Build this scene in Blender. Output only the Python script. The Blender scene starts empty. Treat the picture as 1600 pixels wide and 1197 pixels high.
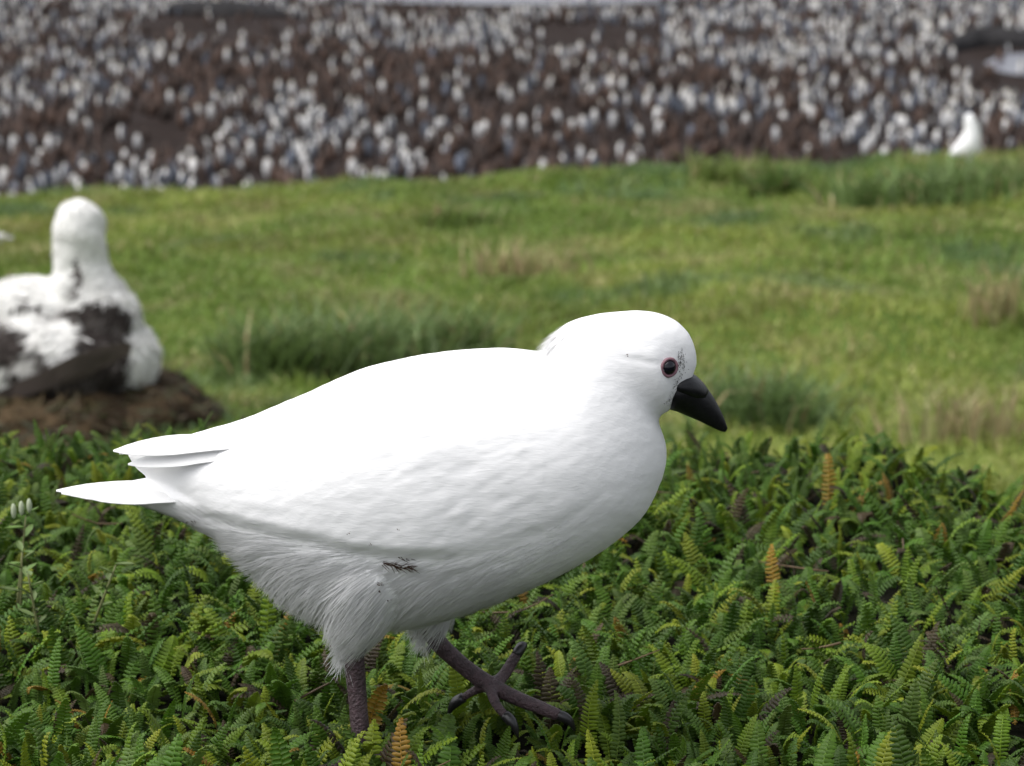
import bpy, bmesh, math
import numpy as np
from mathutils import Vector, Matrix
from mathutils.bvhtree import BVHTree

SC = bpy.context.scene
COL = SC.collection
rng = np.random.default_rng(11)

# ------------------------------------------------------------------ camera
F, CX, CY = 3609.0, 800.0, 598.5           # focal length and centre in photo pixels (1600 wide)
PITCH = math.radians(13.8)
CAMZ = 0.55
BIRD_Y = 1.36
cam = bpy.data.cameras.new('camera')
cam.sensor_width = 36.0
cam.lens = 36.0 * F / 1600.0
cam.clip_start = 0.05
cam.clip_end = 2000.0
cam.dof.use_dof = True
cam.dof.focus_distance = 1.40
cam.dof.aperture_fstop = 13.0
camo = bpy.data.objects.new('camera', cam)
COL.objects.link(camo)
camo.location = (0, 0, CAMZ)
camo.rotation_euler = (math.pi / 2 - PITCH, 0, 0)
SC.camera = camo

# ------------------------------------------------------------------ sky, sun, exposure (overcast)
SUN_EL, SUN_AZ = math.radians(62), math.radians(-100)   # azimuth from +Y (away from camera) towards +X
w = bpy.data.worlds.new('World')
SC.world = w
w.use_nodes = True
nt = w.node_tree
bg = nt.nodes['Background']
sky = nt.nodes.new('ShaderNodeTexSky')
sky.sky_type = 'NISHITA'
sky.sun_disc = False
sky.sun_elevation = SUN_EL
sky.sun_rotation = SUN_AZ
sky.dust_density = 4.0
hsv = nt.nodes.new('ShaderNodeHueSaturation')          # cloud deck: grey instead of blue, all round
hsv.inputs['Saturation'].default_value = 0.26
nt.links.new(sky.outputs[0], hsv.inputs['Color'])
nt.links.new(hsv.outputs[0], bg.inputs['Color'])
bg.inputs['Strength'].default_value = 0.12
sun = bpy.data.lights.new('sun', 'SUN')
sun.energy = 1.0
sun.angle = math.radians(75)
sun.color = (1.0, 0.975, 0.95)
suno = bpy.data.objects.new('sun', sun)
COL.objects.link(suno)
sd = Vector((math.sin(SUN_AZ) * math.cos(SUN_EL), math.cos(SUN_AZ) * math.cos(SUN_EL), math.sin(SUN_EL)))
suno.rotation_euler = sd.to_track_quat('Z', 'Y').to_euler()
suno.location = (0, 0, 30)
vs = SC.view_settings
vs.view_transform = 'Standard'
vs.look = 'None'
vs.exposure = 1.15
vs.gamma = 1.0
vs.use_curve_mapping = False

# ------------------------------------------------------------------ helpers
cp, sp = math.cos(PITCH), math.sin(PITCH)


def ray(px, py):
    a, u = (px - CX) / F, -(py - CY) / F
    return np.array([a, cp + sp * u, -sp + cp * u])


def at(px, py, Y):
    """world point on the plane y = Y that this photo pixel shows"""
    d = ray(px, py)
    return np.array([0, 0, CAMZ]) + d * (Y / d[1])


def proj(P):
    P = np.asarray(P, float)
    x, y, z = P[..., 0], P[..., 1], P[..., 2] - CAMZ
    f = cp * y - sp * z
    u = sp * y + cp * z
    return CX + F * x / f, CY - F * u / f, f


def smooth01(t):
    t = np.clip(t, 0, 1)
    return t * t * (3 - 2 * t)


def vnoise(x, y, seed=0):
    """smooth value noise, 0..1"""
    x = np.asarray(x, float); y = np.asarray(y, float)
    xi, yi = np.floor(x).astype(np.int64), np.floor(y).astype(np.int64)
    fx, fy = x - xi, y - yi
    fx = fx * fx * (3 - 2 * fx); fy = fy * fy * (3 - 2 * fy)

    def h(a, b):
        n = (a * 374761393 + b * 668265263 + seed * 144665) & 0x7fffffff
        n = ((n ^ (n >> 13)) * 1274126177) & 0x7fffffff
        n = (n ^ (n >> 16)) & 0xffff
        return n / 65535.0
    return (h(xi, yi) * (1 - fx) + h(xi + 1, yi) * fx) * (1 - fy) + (h(xi, yi + 1) * (1 - fx) + h(xi + 1, yi + 1) * fx) * fy


def fbm(x, y, seed=0, o=3):
    s, a, t = 0, 1.0, 0
    for k in range(o):
        s = s + a * vnoise(np.asarray(x) * 2 ** k, np.asarray(y) * 2 ** k, seed + k * 17)
        t += a; a *= .5
    return s / t


def make_mesh(name, V, faces, mats, cols=None, smooth=True, matidx=None):
    """faces: list of int arrays (n,k); cols: (nv,3) point colours"""
    me = bpy.data.meshes.new(name)
    V = np.asarray(V, np.float32)
    me.vertices.add(len(V))
    me.vertices.foreach_set('co', V.ravel())
    faces = [np.asarray(f, np.int32) for f in faces if len(f)]
    nl = sum(f.size for f in faces); nf = sum(len(f) for f in faces)
    me.loops.add(nl); me.polygons.add(nf)
    me.loops.foreach_set('vertex_index', np.concatenate([f.ravel() for f in faces]))
    tot = np.concatenate([np.full(len(f), f.shape[1], np.int32) for f in faces])
    st = np.concatenate([[0], np.cumsum(tot)[:-1]]).astype(np.int32)
    me.polygons.foreach_set('loop_start', st)
    me.update(calc_edges=True)
    me.polygons.foreach_set('use_smooth', np.full(nf, smooth, bool))
    for m in (mats if isinstance(mats, (list, tuple)) else [mats]):
        me.materials.append(m)
    if matidx is not None:
        me.polygons.foreach_set('material_index', np.asarray(matidx, np.int32))
    if cols is not None:
        a = me.attributes.new('tint', 'FLOAT_COLOR', 'POINT')
        c = np.ones((len(V), 4), np.float32); c[:, :3] = cols
        a.data.foreach_set('color', c.ravel())
    me.validate()
    return me


def link(name, me, parent=None, loc=None, **props):
    o = bpy.data.objects.new(name, me)
    COL.objects.link(o)
    if parent is not None:
        o.parent = parent
    if loc is not None:
        o.location = loc
    for k, v in props.items():
        o[k] = v
    return o


def empty(name, loc, **props):
    o = link(name, None, None, loc, **props)
    o.empty_display_size = .02
    return o


class MB:
    """collects verts / faces / colours of ONE mesh"""
    def __init__(s):
        s.V, s.Q, s.T, s.C, s.n = [], [], [], [], 0

    def add(s, V, Q=None, T=None, col=(1, 1, 1)):
        V = np.asarray(V, float).reshape(-1, 3)
        s.V.append(V)
        if Q is not None and len(Q): s.Q.append(np.asarray(Q) + s.n)
        if T is not None and len(T): s.T.append(np.asarray(T) + s.n)
        c = np.asarray(col, float)
        s.C.append(np.broadcast_to(c, (len(V), 3)) if c.ndim < 2 else c)
        s.n += len(V)

    def arrays(s):
        V = np.concatenate(s.V); C = np.concatenate(s.C)
        fs = []
        if s.Q: fs.append(np.concatenate(s.Q))
        if s.T: fs.append(np.concatenate(s.T))
        return V, fs, C

    def mesh(s, name, mats, off=(0, 0, 0), smooth=True):
        V, fs, C = s.arrays()
        return make_mesh(name, V - np.asarray(off), fs, mats, C, smooth)


def loft(rings, cap=True):
    """rings: list of (n,3) arrays -> verts, quads, tris"""
    n = len(rings[0]); m = len(rings)
    V = np.concatenate(rings)
    i = np.arange(n); j = (i + 1) % n
    Q = np.concatenate([np.stack([k * n + i, k * n + j, (k + 1) * n + j, (k + 1) * n + i], 1) for k in range(m - 1)])
    T = []
    if cap:
        V = np.concatenate([V, [rings[0].mean(0)], [rings[-1].mean(0)]])
        a, b = n * m, n * m + 1
        T = np.concatenate([np.stack([j, i, np.full(n, a)], 1), np.stack([(m - 1) * n + i, (m - 1) * n + j, np.full(n, b)], 1)])
    return V, Q, T


def catmull(P, k=6):
    P = np.asarray(P, float)
    P = np.concatenate([[2 * P[0] - P[1]], P, [2 * P[-1] - P[-2]]])
    out = []
    for i in range(1, len(P) - 2):
        for t in np.arange(k) / k:
            a, b, c, d = P[i - 1], P[i], P[i + 1], P[i + 2]
            out.append(.5 * (2 * b + (c - a) * t + (2 * a - 5 * b + 4 * c - d) * t * t + (3 * b - a - 3 * c + d) * t ** 3))
    out.append(P[-2])
    return np.array(out)


def tube(P, R, n=10, k=4):
    """smooth tapered tube through points P with radii R"""
    PR = catmull(np.concatenate([np.asarray(P, float), np.asarray(R, float)[:, None]], 1), k)
    P, R = PR[:, :3], np.maximum(PR[:, 3], 1e-5)
    T = np.gradient(P, axis=0); T /= np.linalg.norm(T, axis=1)[:, None]
    up = np.array([0, 1, 0.01]) if abs(T[:, 1]).mean() < .8 else np.array([1, 0, .01])
    rings = []
    for p, t, r in zip(P, T, R):
        a = np.cross(t, up); a /= np.linalg.norm(a); b = np.cross(t, a)
        th = np.linspace(0, 2 * np.pi, n, endpoint=False)[:, None]
        rings.append(p + r * (np.cos(th) * a + np.sin(th) * b))
    return loft(rings)


def sphere(c, r, nu=16, nv=10):
    r = np.broadcast_to(np.asarray(r, float), (3,))
    rings = []
    for ph in np.linspace(-np.pi / 2 + .12, np.pi / 2 - .12, nv):
        th = np.linspace(0, 2 * np.pi, nu, endpoint=False)
        rings.append(np.stack([np.cos(ph) * np.cos(th), np.cos(ph) * np.sin(th), np.full(nu, np.sin(ph))], 1) * r + np.asarray(c))
    return loft(rings)


def pairs_loft(pr, Yc, n=40, k=5, pw=2.0):
    """pr rows: top px, top py, bottom px, bottom py, half width in px: rings standing across the plane y = Yc"""
    pr = catmull(np.asarray(pr, float), k)
    rings = []
    for tx, ty, bx, by, hw in pr:
        t, b = at(tx, ty, Yc), at(bx, by, Yc)
        c, a = (t + b) / 2, (t - b) / 2
        s = abs(hw) * Yc / F * 1.03
        th = np.linspace(0, 2 * np.pi, n, endpoint=False)
        ca, sa = np.cos(th), np.sin(th)
        e = 2 / pw
        ca = np.sign(ca) * abs(ca) ** e; sa = np.sign(sa) * abs(sa) ** e
        rings.append(c + ca[:, None] * a + sa[:, None] * np.array([0, s, 0]))
    return loft(rings)


def remesh(mb, voxel, smooth_it=6, name='tmp'):
    me = mb.mesh(name, [])
    bm = bmesh.new(); bm.from_mesh(me)
    bmesh.ops.recalc_face_normals(bm, faces=bm.faces)
    bm.to_mesh(me); bm.free()
    o = bpy.data.objects.new(name, me); COL.objects.link(o)
    m = o.modifiers.new('r', 'REMESH'); m.mode = 'VOXEL'; m.voxel_size = voxel
    s = o.modifiers.new('s', 'SMOOTH'); s.factor = .5; s.iterations = smooth_it
    dg = bpy.context.evaluated_depsgraph_get()
    e = o.evaluated_get(dg).to_mesh()
    V = np.empty(len(e.vertices) * 3, np.float32); e.vertices.foreach_get('co', V)
    e.calc_loop_triangles()
    L = np.empty(len(e.polygons) * 4, np.int32)
    quads = len(e.loops) == len(e.polygons) * 4
    if quads:
        e.loops.foreach_get('vertex_index', L); L = L.reshape(-1, 4)
    else:
        L = np.empty(len(e.loop_triangles) * 3, np.int32); e.loop_triangles.foreach_get('vertices', L); L = L.reshape(-1, 3)
    o.evaluated_get(dg).to_mesh_clear()
    bpy.data.objects.remove(o); bpy.data.meshes.remove(me)
    return V.reshape(-1, 3).astype(float), L


def vnormals(V, Q):
    a = np.cross(V[Q[:, 2]] - V[Q[:, 0]], V[Q[:, -1]] - V[Q[:, 1]])
    N = np.zeros_like(V)
    for k in range(Q.shape[1]):
        np.add.at(N, Q[:, k], a)
    return N / (np.linalg.norm(N, axis=1)[:, None] + 1e-12)


def strips(P, N, D, L, W, lift, tipw=.15, curve=.35):
    """many tapered two-quad strips: base P, surface normal N, direction D (all (n,3)); returns verts, quads"""
    D = D - N * (D * N).sum(1)[:, None]
    D /= np.linalg.norm(D, axis=1)[:, None] + 1e-9
    S = np.cross(N, D)
    n = len(P)
    L = np.broadcast_to(L, n)[:, None]; W = np.broadcast_to(W, n)[:, None]; lift = np.broadcast_to(lift, n)[:, None]
    m = P + D * L * .5 + N * lift * curve
    t = P + D * L + N * lift
    V = np.stack([P - S * W, P + S * W, m - S * W * .9, m + S * W * .9, t - S * W * tipw, t + S * W * tipw], 1)
    b = np.arange(n)[:, None] * 6
    Q = np.concatenate([b + [0, 1, 3, 2], b + [2, 3, 5, 4]])
    return V.reshape(-1, 3), Q


def sample(V, Q, n, keep=None):
    T = np.concatenate([Q[:, [0, 1, 2]], Q[:, [0, 2, 3]]]) if Q.shape[1] == 4 else Q
    if keep is not None:
        kk = np.concatenate([keep, keep]) if Q.shape[1] == 4 else keep
        T = T[kk]
    A = np.linalg.norm(np.cross(V[T[:, 1]] - V[T[:, 0]], V[T[:, 2]] - V[T[:, 0]]), axis=1)
    i = rng.choice(len(T), n, p=A / A.sum())
    r = rng.random((n, 2)); s = np.sqrt(r[:, :1])
    P = V[T[i, 0]] * (1 - s) + V[T[i, 1]] * s * (1 - r[:, 1:]) + V[T[i, 2]] * s * r[:, 1:]
    return P, T[i, 0]


# ------------------------------------------------------------------ materials
def mat(name, base=None, rough=.6, spec=.4, tint=True, objcol=False, noise=None, bump=None, transl=0.0, sheen=0.0, metal=0.0, coat=0.0):
    """procedural material; tint: multiply the mesh colour attribute; noise: (scale, amount); bump: (scale, strength, distance)"""
    m = bpy.data.materials.new(name)
    m.use_nodes = True
    t = m.node_tree; N = t.nodes; K = t.links
    b = N['Principled BSDF']
    b.inputs['Roughness'].default_value = rough
    b.inputs['Specular IOR Level'].default_value = spec
    b.inputs['Metallic'].default_value = metal
    b.inputs['Sheen Weight'].default_value = sheen
    b.inputs['Coat Weight'].default_value = coat
    rgb = N.new('ShaderNodeRGB'); rgb.outputs[0].default_value = (*(base or (1, 1, 1)), 1)
    cur = rgb.outputs[0]

    def mul(a, c, fac=1.0):
        x = N.new('ShaderNodeMix'); x.data_type = 'RGBA'; x.blend_type = 'MULTIPLY'
        x.inputs[0].default_value = fac
        K.new(a, x.inputs[6]); K.new(c, x.inputs[7])
        return x.outputs[2]
    if tint:
        a = N.new('ShaderNodeAttribute'); a.attribute_name = 'tint'
        cur = mul(cur, a.outputs['Color'])
    if objcol:
        a = N.new('ShaderNodeObjectInfo')
        cur = mul(cur, a.outputs['Color'])
    tc = N.new('ShaderNodeTexCoord')
    if noise:
        n = N.new('ShaderNodeTexNoise'); n.inputs['Scale'].default_value = noise[0]; n.inputs['Detail'].default_value = 5
        K.new(tc.outputs['Object'], n.inputs['Vector'])
        r = N.new('ShaderNodeMapRange'); r.inputs[1].default_value = .3; r.inputs[2].default_value = .7
        r.inputs[3].default_value = 1 - noise[1]; r.inputs[4].default_value = 1 + noise[1] * .4
        K.new(n.outputs['Fac'], r.inputs[0])
        cur = mul(cur, r.outputs[0])
    if bump:
        n = N.new('ShaderNodeTexNoise'); n.inputs['Scale'].default_value = bump[0]; n.inputs['Detail'].default_value = 4
        K.new(tc.outputs['Object'], n.inputs['Vector'])
        u = N.new('ShaderNodeBump'); u.inputs['Strength'].default_value = bump[1]; u.inputs['Distance'].default_value = bump[2]
        K.new(n.outputs['Fac'], u.inputs['Height']); K.new(u.outputs[0], b.inputs['Normal'])
    K.new(cur, b.inputs['Base Color'])
    if transl:
        tr = N.new('ShaderNodeBsdfTranslucent'); K.new(cur, tr.inputs['Color'])
        mx = N.new('ShaderNodeMixShader'); mx.inputs[0].default_value = transl
        K.new(b.outputs[0], mx.inputs[1]); K.new(tr.outputs[0], mx.inputs[2])
        K.new(mx.outputs[0], N['Material Output'].inputs['Surface'])
    return m


M_PLUM = mat('white_plumage', (.75, .75, .75), .8, .12)
_t = M_PLUM.node_tree
_tc = _t.nodes.new('ShaderNodeTexCoord'); _mp = _t.nodes.new('ShaderNodeMapping'); _nz = _t.nodes.new('ShaderNodeTexNoise'); _bp = _t.nodes.new('ShaderNodeBump')
_mp.inputs['Rotation'].default_value = (0, math.radians(-22), 0)      # strands run back and slightly down
_mp.inputs['Scale'].default_value = (110, 620, 620)
_nz.inputs['Scale'].default_value = 1.0; _nz.inputs['Detail'].default_value = 4; _nz.inputs['Distortion'].default_value = .6
_bp.inputs['Strength'].default_value = .16; _bp.inputs['Distance'].default_value = .0012
for _a, _c in ((_tc.outputs['Object'], _mp.inputs[0]), (_mp.outputs[0], _nz.inputs['Vector']), (_nz.outputs['Fac'], _bp.inputs['Height']), (_bp.outputs[0], _t.nodes['Principled BSDF'].inputs['Normal'])):
    _t.links.new(_a, _c)
M_BARB = mat('white_barbs', (.77, .77, .77), .85, .1, transl=.4)
M_FEATH = mat('white_feather', (.75, .75, .745), .65, .25, transl=.15)
M_LEG = mat('leg_skin', (.062, .038, .043), .55, .4, noise=(260, .5), bump=(520, 1.0, .002))
M_BILL = mat('black_bill', (.0065, .0065, .0075), .40, .28, noise=(300, .4), bump=(420, .35, .0006))
M_CLAW = mat('black_claw', (.012, .011, .012), .35, .5)
M_EYE = mat('dark_eye', (.006, .006, .010), .10, .35)
M_RING = mat('mauve_eye_ring', (.20, .105, .125), .55, .35, bump=(1500, .5, .0004))
M_DIRT = mat('brown_dirt', (.045, .025, .018), .85, .1)
M_FERN = mat('fern_leaf', (1.06, 1.12, .52), .5, .24, objcol=True, noise=(190, .25), transl=.22)
M_GRASS = mat('grass_blade', (1, 1, 1), .55, .3, transl=.3)
M_DOWN = mat('chick_down', (1, 1, 1), .85, .1, transl=.15)
M_PENG = mat('penguin_plumage', (1, 1, 1), .6, .3, noise=(9, .12))
M_NEST = mat('nest_peat', (1, 1, 1), .95, .1, noise=(14, .5), bump=(30, 1.0, .03))
M_WEED = mat('weed_leaf', (1, 1, 1), .6, .3, transl=.2)
M_ROCK = mat('dark_bank', (.022, .021, .022), .9, .15, tint=False, noise=(1.2, .4), bump=(3, .7, .2))


def ground_mat(name, stops, scale, rough=.95, bump=(20, .6, .02), scale2=None):
    m = bpy.data.materials.new(name); m.use_nodes = True
    t = m.node_tree; N = t.nodes; K = t.links; b = N['Principled BSDF']
    b.inputs['Roughness'].default_value = rough; b.inputs['Specular IOR Level'].default_value = .02
    tc = N.new('ShaderNodeTexCoord')
    n = N.new('ShaderNodeTexNoise'); n.inputs['Scale'].default_value = scale; n.inputs['Detail'].default_value = 8; n.inputs['Roughness'].default_value = .65
    K.new(tc.outputs['Object'], n.inputs['Vector'])
    r = N.new('ShaderNodeValToRGB')
    e = r.color_ramp.elements
    while len(e) < len(stops): e.new(.5)
    for i, (p, c) in enumerate(stops):
        e[i].position = p; e[i].color = (*c, 1)
    K.new(n.outputs['Fac'], r.inputs[0]); K.new(r.outputs[0], b.inputs['Base Color'])
    n2 = N.new('ShaderNodeTexNoise'); n2.inputs['Scale'].default_value = bump[0]; n2.inputs['Detail'].default_value = 6
    K.new(tc.outputs['Object'], n2.inputs['Vector'])
    u = N.new('ShaderNodeBump'); u.inputs['Strength'].default_value = bump[1]; u.inputs['Distance'].default_value = bump[2]
    K.new(n2.outputs['Fac'], u.inputs['Height']); K.new(u.outputs[0], b.inputs['Normal'])
    return m


M_HILL = ground_mat('turf_soil', [(.3, (.045, .075, .016)), (.5, (.075, .11, .024)), (.7, (.11, .125, .035))], 3.0)
M_SOIL = ground_mat('dark_soil', [(.3, (.004, .0045, .003)), (.7, (.009, .009, .006))], 40)
M_BEACH = ground_mat('colony_mud', [(.3, (.015, .012, .011)), (.5, (.024, .018, .016)), (.68, (.036, .031, .031)), (.8, (.06, .058, .062))], .35, bump=(2.5, .6, .1))

M_WATER = bpy.data.materials.new('still_water'); M_WATER.use_nodes = True
_b = M_WATER.node_tree.nodes['Principled BSDF']
_b.inputs['Base Color'].default_value = (.10, .10, .12, 1); _b.inputs['Roughness'].default_value = .30; _b.inputs['Specular IOR Level'].default_value = .35
_n = M_WATER.node_tree.nodes.new('ShaderNodeTexNoise'); _n.inputs['Scale'].default_value = 3
_u = M_WATER.node_tree.nodes.new('ShaderNodeBump'); _u.inputs['Strength'].default_value = .08
M_WATER.node_tree.links.new(_n.outputs['Fac'], _u.inputs['Height']); M_WATER.node_tree.links.new(_u.outputs[0], _b.inputs['Normal'])

# ------------------------------------------------------------------ terrain
BEACH_Z = -10.65
KY = np.array([-3, 0, 1.2, 2.26, 2.42, 2.8, 4, 5.5, 7, 9.2, 12, 16, 17.6, 18.6, 20.5, 24, 45, 50, 70])
KZ = np.array([.02, .0, -.03, -.075, -.14, -.36, -.74, -1.02, -1.2, -1.45, -1.735, -2.09, -2.205, -2.38, -2.97, -4.4, -11.4, -12.5, -13])


def terrain(x, y):
    x = np.asarray(x, float); y = np.asarray(y, float)
    near = 1 - smooth01((y - 2.2) / 1.5)
    ye = y + near * np.clip(x - .36, 0, .3) * 1.6 * smooth01((y - 1.2) / .6)
    z = np.interp(ye, KY, KZ)
    z = (z + np.interp(ye + .12, KY, KZ) + np.interp(ye - .12, KY, KZ)) / 3
    f = smooth01((y - 3) / 4)
    z = z + f * np.where(x < 0, .030, .042) * np.clip(x, -7, 7) * np.clip(y / 17, .5, 1.2)
    bumps = (fbm(x * .9, y * .9, 3) - .5) * .20 + (fbm(x * 3.1, y * 2.4, 8) - .5) * .09
    z = z + bumps * f
    z = z + (fbm(x * 7, y * 7, 21, 2) - .5) * .022 * (1 - f)
    return z


def hit(px, py, y0=2.6, y1=24):
    """where the sight line of this photo pixel meets the hillside"""
    d = ray(px, py); ys = np.linspace(y0, y1, 1500)
    X = d[0] / d[1] * ys; Z = CAMZ + d[2] / d[1] * ys
    k = np.argmax(terrain(X, ys) > Z)
    return np.array([X[k], ys[k], float(terrain(X[k], ys[k]))])


# sheet below ferns, meadow, crest and the slope down to the colony
ys = np.concatenate([np.linspace(-3, .6, 8), np.linspace(.7, 3, 90), np.linspace(3.05, 24, 230), np.linspace(25, 70, 30)])
ts = np.linspace(-1, 1, 171)
X = ts[None, :] * (1.6 + .5 * np.clip(ys, 0, None))[:, None] * (1 + 2.0 * smooth01((ys - 24) / 40))[:, None]
Y = np.repeat(ys[:, None], len(ts), 1)
Z = terrain(X, Y)
ny, nx = X.shape
ii = (np.arange(ny - 1)[:, None] * nx + np.arange(nx - 1)[None]).ravel()
Q = np.stack([ii, ii + 1, ii + nx + 1, ii + nx], 1)
cy = Y.ravel()[Q].mean(1)
me = make_mesh('hillside', np.stack([X, Y, Z], -1).reshape(-1, 3), [Q], [M_HILL, M_SOIL], matidx=(cy < 2.45).astype(int))
link('hillside', me, kind='structure', label='green grassy hillside sloping down to the colony')

gx, gy = np.meshgrid(np.linspace(-260, 260, 90), np.concatenate([np.linspace(36, 160, 110), np.linspace(166, 700, 40)]))
gz = BEACH_Z + (fbm(gx * .15, gy * .15, 5) - .5) * .10
ny, nx = gx.shape
ii = (np.arange(ny - 1)[:, None] * nx + np.arange(nx - 1)[None]).ravel()
link('colony_ground', make_mesh('colony_ground', np.stack([gx, gy, gz], -1).reshape(-1, 3), [np.stack([ii, ii + 1, ii + nx + 1, ii + nx], 1)], M_BEACH),
     kind='structure', label='dark muddy flat covered by the penguin colony')


def plain(px, py):
    d = ray(px, py); return np.array([0, 0, CAMZ]) + d * ((BEACH_Z - CAMZ) / d[2])


def blob_sheet(name, outline, label, zoff=.07):
    P = np.array([plain(*p) for p in outline])
    P = catmull(np.concatenate([P, P[:1]]), 5)[:-1]
    P[:, 2] = BEACH_Z + zoff
    c = P.mean(0)
    n = len(P); V = np.concatenate([P, [c]])
    i = np.arange(n)
    return link(name, make_mesh(name, V, [np.stack([i, (i + 1) % n, np.full(n, n)], 1)], M_WATER), kind='structure', label=label)


blob_sheet('stream', [(520, 3), (700, 8), (900, 9), (1060, 3), (1010, -12), (780, -16), (560, -10)], 'pale water beyond the penguin colony')
blob_sheet('pond', [(1538, 100), (1560, 114), (1630, 122), (1710, 112), (1680, 90), (1580, 86)], 'pale pool among penguins at the right edge')


def bank(outline, h, name, label):
    mb = MB()
    P = catmull(np.array([plain(*p) for p in outline]), 6)
    rings = []
    for k, p in enumerate(P):
        t = np.sin(np.pi * (k + .3) / (len(P) - .4)) ** .5
        th = np.linspace(0, 2 * np.pi, 12, endpoint=False)
        r = np.stack([np.zeros(12), np.cos(th) * 1.6, np.sin(th)], 1)
        r = r * (h * t * (1 + .25 * (rng.random((12, 1)) - .5)))
        rings.append(p + r)
    mb.add(*loft(rings))
    link(name, mb.mesh(name, M_ROCK), label=label, category='bank')


bank([(1470, 88), (1496, 78), (1530, 70), (1570, 71), (1620, 73), (1690, 72)], .9, 'peat_bank', 'dark low earth bank behind the pale pool, upper right')
bank([(240, 22), (300, 22), (380, 24), (470, 27)], .8, 'peat_bank', 'dark low earth bank near the top edge, left of centre')

# ------------------------------------------------------------------ penguin colony
def penguin_mesh(name, lean=0.0, turn=0.0, chick=False, nseg=12, tone=1.0, low=False):
    mb = MB()
    if not chick:
        prof = [(0, .09), (.06, .13), (.18, .165), (.35, .172), (.50, .15), (.60, .115), (.66, .085), (.72, .07), (.78, .068), (.83, .055), (.87, .02)]
    else:
        prof = [(0, .10), (.05, .16), (.18, .20), (.35, .20), (.48, .165), (.57, .12), (.63, .095), (.69, .09), (.75, .075), (.79, .03)]
    if low: prof = [p for k, p in enumerate(prof) if k % 2 == 0 or k == len(prof) - 1]
    th = np.linspace(0, 2 * np.pi, nseg, endpoint=False)      # front is -y
    rings, cols = [], []
    for z, r in prof:
        wob = 1 + (.12 * (rng.random(nseg) - .5) if chick else 0)
        yo = -.05 * math.sin(z * 3.2) + lean * z
        rings.append(np.stack([np.sin(th) * r * wob, -np.cos(th) * r * .9 * wob + yo, np.full(nseg, z)], 1))
        fr = np.cos(th)
        c = np.empty((nseg, 3))
        for i, f in enumerate(fr):
            if chick:
                c[i] = np.array([.085, .050, .036]) * tone * (.75 + .5 * rng.random())
            elif z > .66:
                c[i] = (.50, .25, .07) if (z < .72 and .1 < abs(math.sin(th[i])) and f > -.2) else (.012, .012, .014)
            elif f > .42:
                c[i] = (.60, .55, .45) if z > .60 else (.66, .65, .64)
            elif f > .1:
                c[i] = (.03, .03, .035)
            else:
                c[i] = np.array([.085, .095, .12]) * tone
        cols.append(c)
    V, Q, T = loft(rings)
    C = np.concatenate(cols + [cols[0].mean(0)[None], cols[-1].mean(0)[None]])
    mb.add(V, Q, T, C)
    hz = prof[-1][0] - .07
    hy = -.05 * math.sin(hz * 3.2) + lean * hz
    bc = (.02, .018, .018)
    L = .12 if not chick else .08
    mb.add(*tube([(0, hy - .05, hz), (0, hy - .05 - L * .5, hz + .005), (0, hy - .05 - L, hz - .015)], [.018, .011, .003], 5, 1), col=bc)
    if low:
        V, fs, C = mb.arrays()
        return None, (V, fs, C)
    fc = (.05, .052, .06) if not chick else (.07, .038, .026)
    for s in (-1, 1):
        mb.add(*tube([(s * .13, -.03 + lean * .5, .55), (s * .19, .0 + lean * .4, .38), (s * .20, .03, .20)], [.03, .035, .012], 5, 2), col=fc)
        mb.add(*tube([(s * .06, .0, .02), (s * .06, -.12, .012)], [.03, .02], 5, 1), col=bc)
    V, fs, C = mb.arrays()
    c, s = math.cos(turn), math.sin(turn)
    V = V @ np.array([[c, s, 0], [-s, c, 0], [0, 0, 1]])
    return make_mesh(name, V, fs, M_PENG, C), (V, fs, C)


ADULT = [penguin_mesh('penguin', lean=l) for l in (0, .06, -.05, .1)] + [penguin_mesh('penguin', lean=.03, tone=1.9)]
CHICK = [penguin_mesh('penguin_chick', lean=l, chick=True, nseg=9, tone=t_) for l, t_ in ((0, .65), (.05, .38), (-.04, .55), (.02, .95), (.06, .28))]
ADULT_LOW = [penguin_mesh('penguin', lean=l, nseg=8, low=True, tone=t_) for l, t_ in ((0, 1), (.06, 1), (-.05, 1), (.1, 1), (.03, 1.9))]
CHICK_LOW = [penguin_mesh('penguin_chick', lean=l, chick=True, nseg=6, low=True, tone=t_) for l, t_ in ((0, .65), (.05, .38), (-.04, .55), (.02, .95), (.06, .28))]

# crest of the hillside as seen from the camera hides everything below this slope
N_ALL = 3000
cand = []
yy = 62 + (168 - 62) * rng.random(15000) ** .85
xx = (rng.random(15000) * 2 - 1) * (yy * .25 + 3)
yy = np.concatenate([yy, 62 + 106 * rng.random(2600)])
xx = np.concatenate([xx, rng.choice([-1, 1], 2600) * yy[15000:] * rng.uniform(.25, .42, 2600)])
grid = {}
BARE = [(350, 40, 140, 24), (920, 56, 125, 22), (620, 48, 50, 10), (230, 215, 70, 34), (1560, 92, 85, 26), (1618, 122, 85, 34), (800, 6, 260, 14), (90, 26, 50, 14)]
for x, y in zip(xx, yy):
    px, py, _ = proj((x, y, BEACH_Z + .2))
    if any(((px - a) / c) ** 2 + ((py - b) / d) ** 2 < 1 for a, b, c, d in BARE) and rng.random() < .94:
        continue
    dens = fbm(x * .09 + 5, y * .06, 31)
    if rng.random() > .45 + 1.2 * (dens - .2):
        continue
    key = (int(x / .56), int(y / .66))
    if any((key[0] + a, key[1] + b) in grid for a in (0,) for b in (0,)):
        continue
    # chicks huddle together
    ck = fbm(x * .16 + 40, y * .10 + 9, 57)
    up = smooth01((y - 95) / 45)
    right = smooth01((x / y - .02) / .15) * smooth01((y - 72) / 40)
    ischick = ck + (rng.random() - .5) * .75 > .40 + .20 * up + .12 * right
    grid[key] = (x, y, ischick)
birds = list(grid.values())


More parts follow.
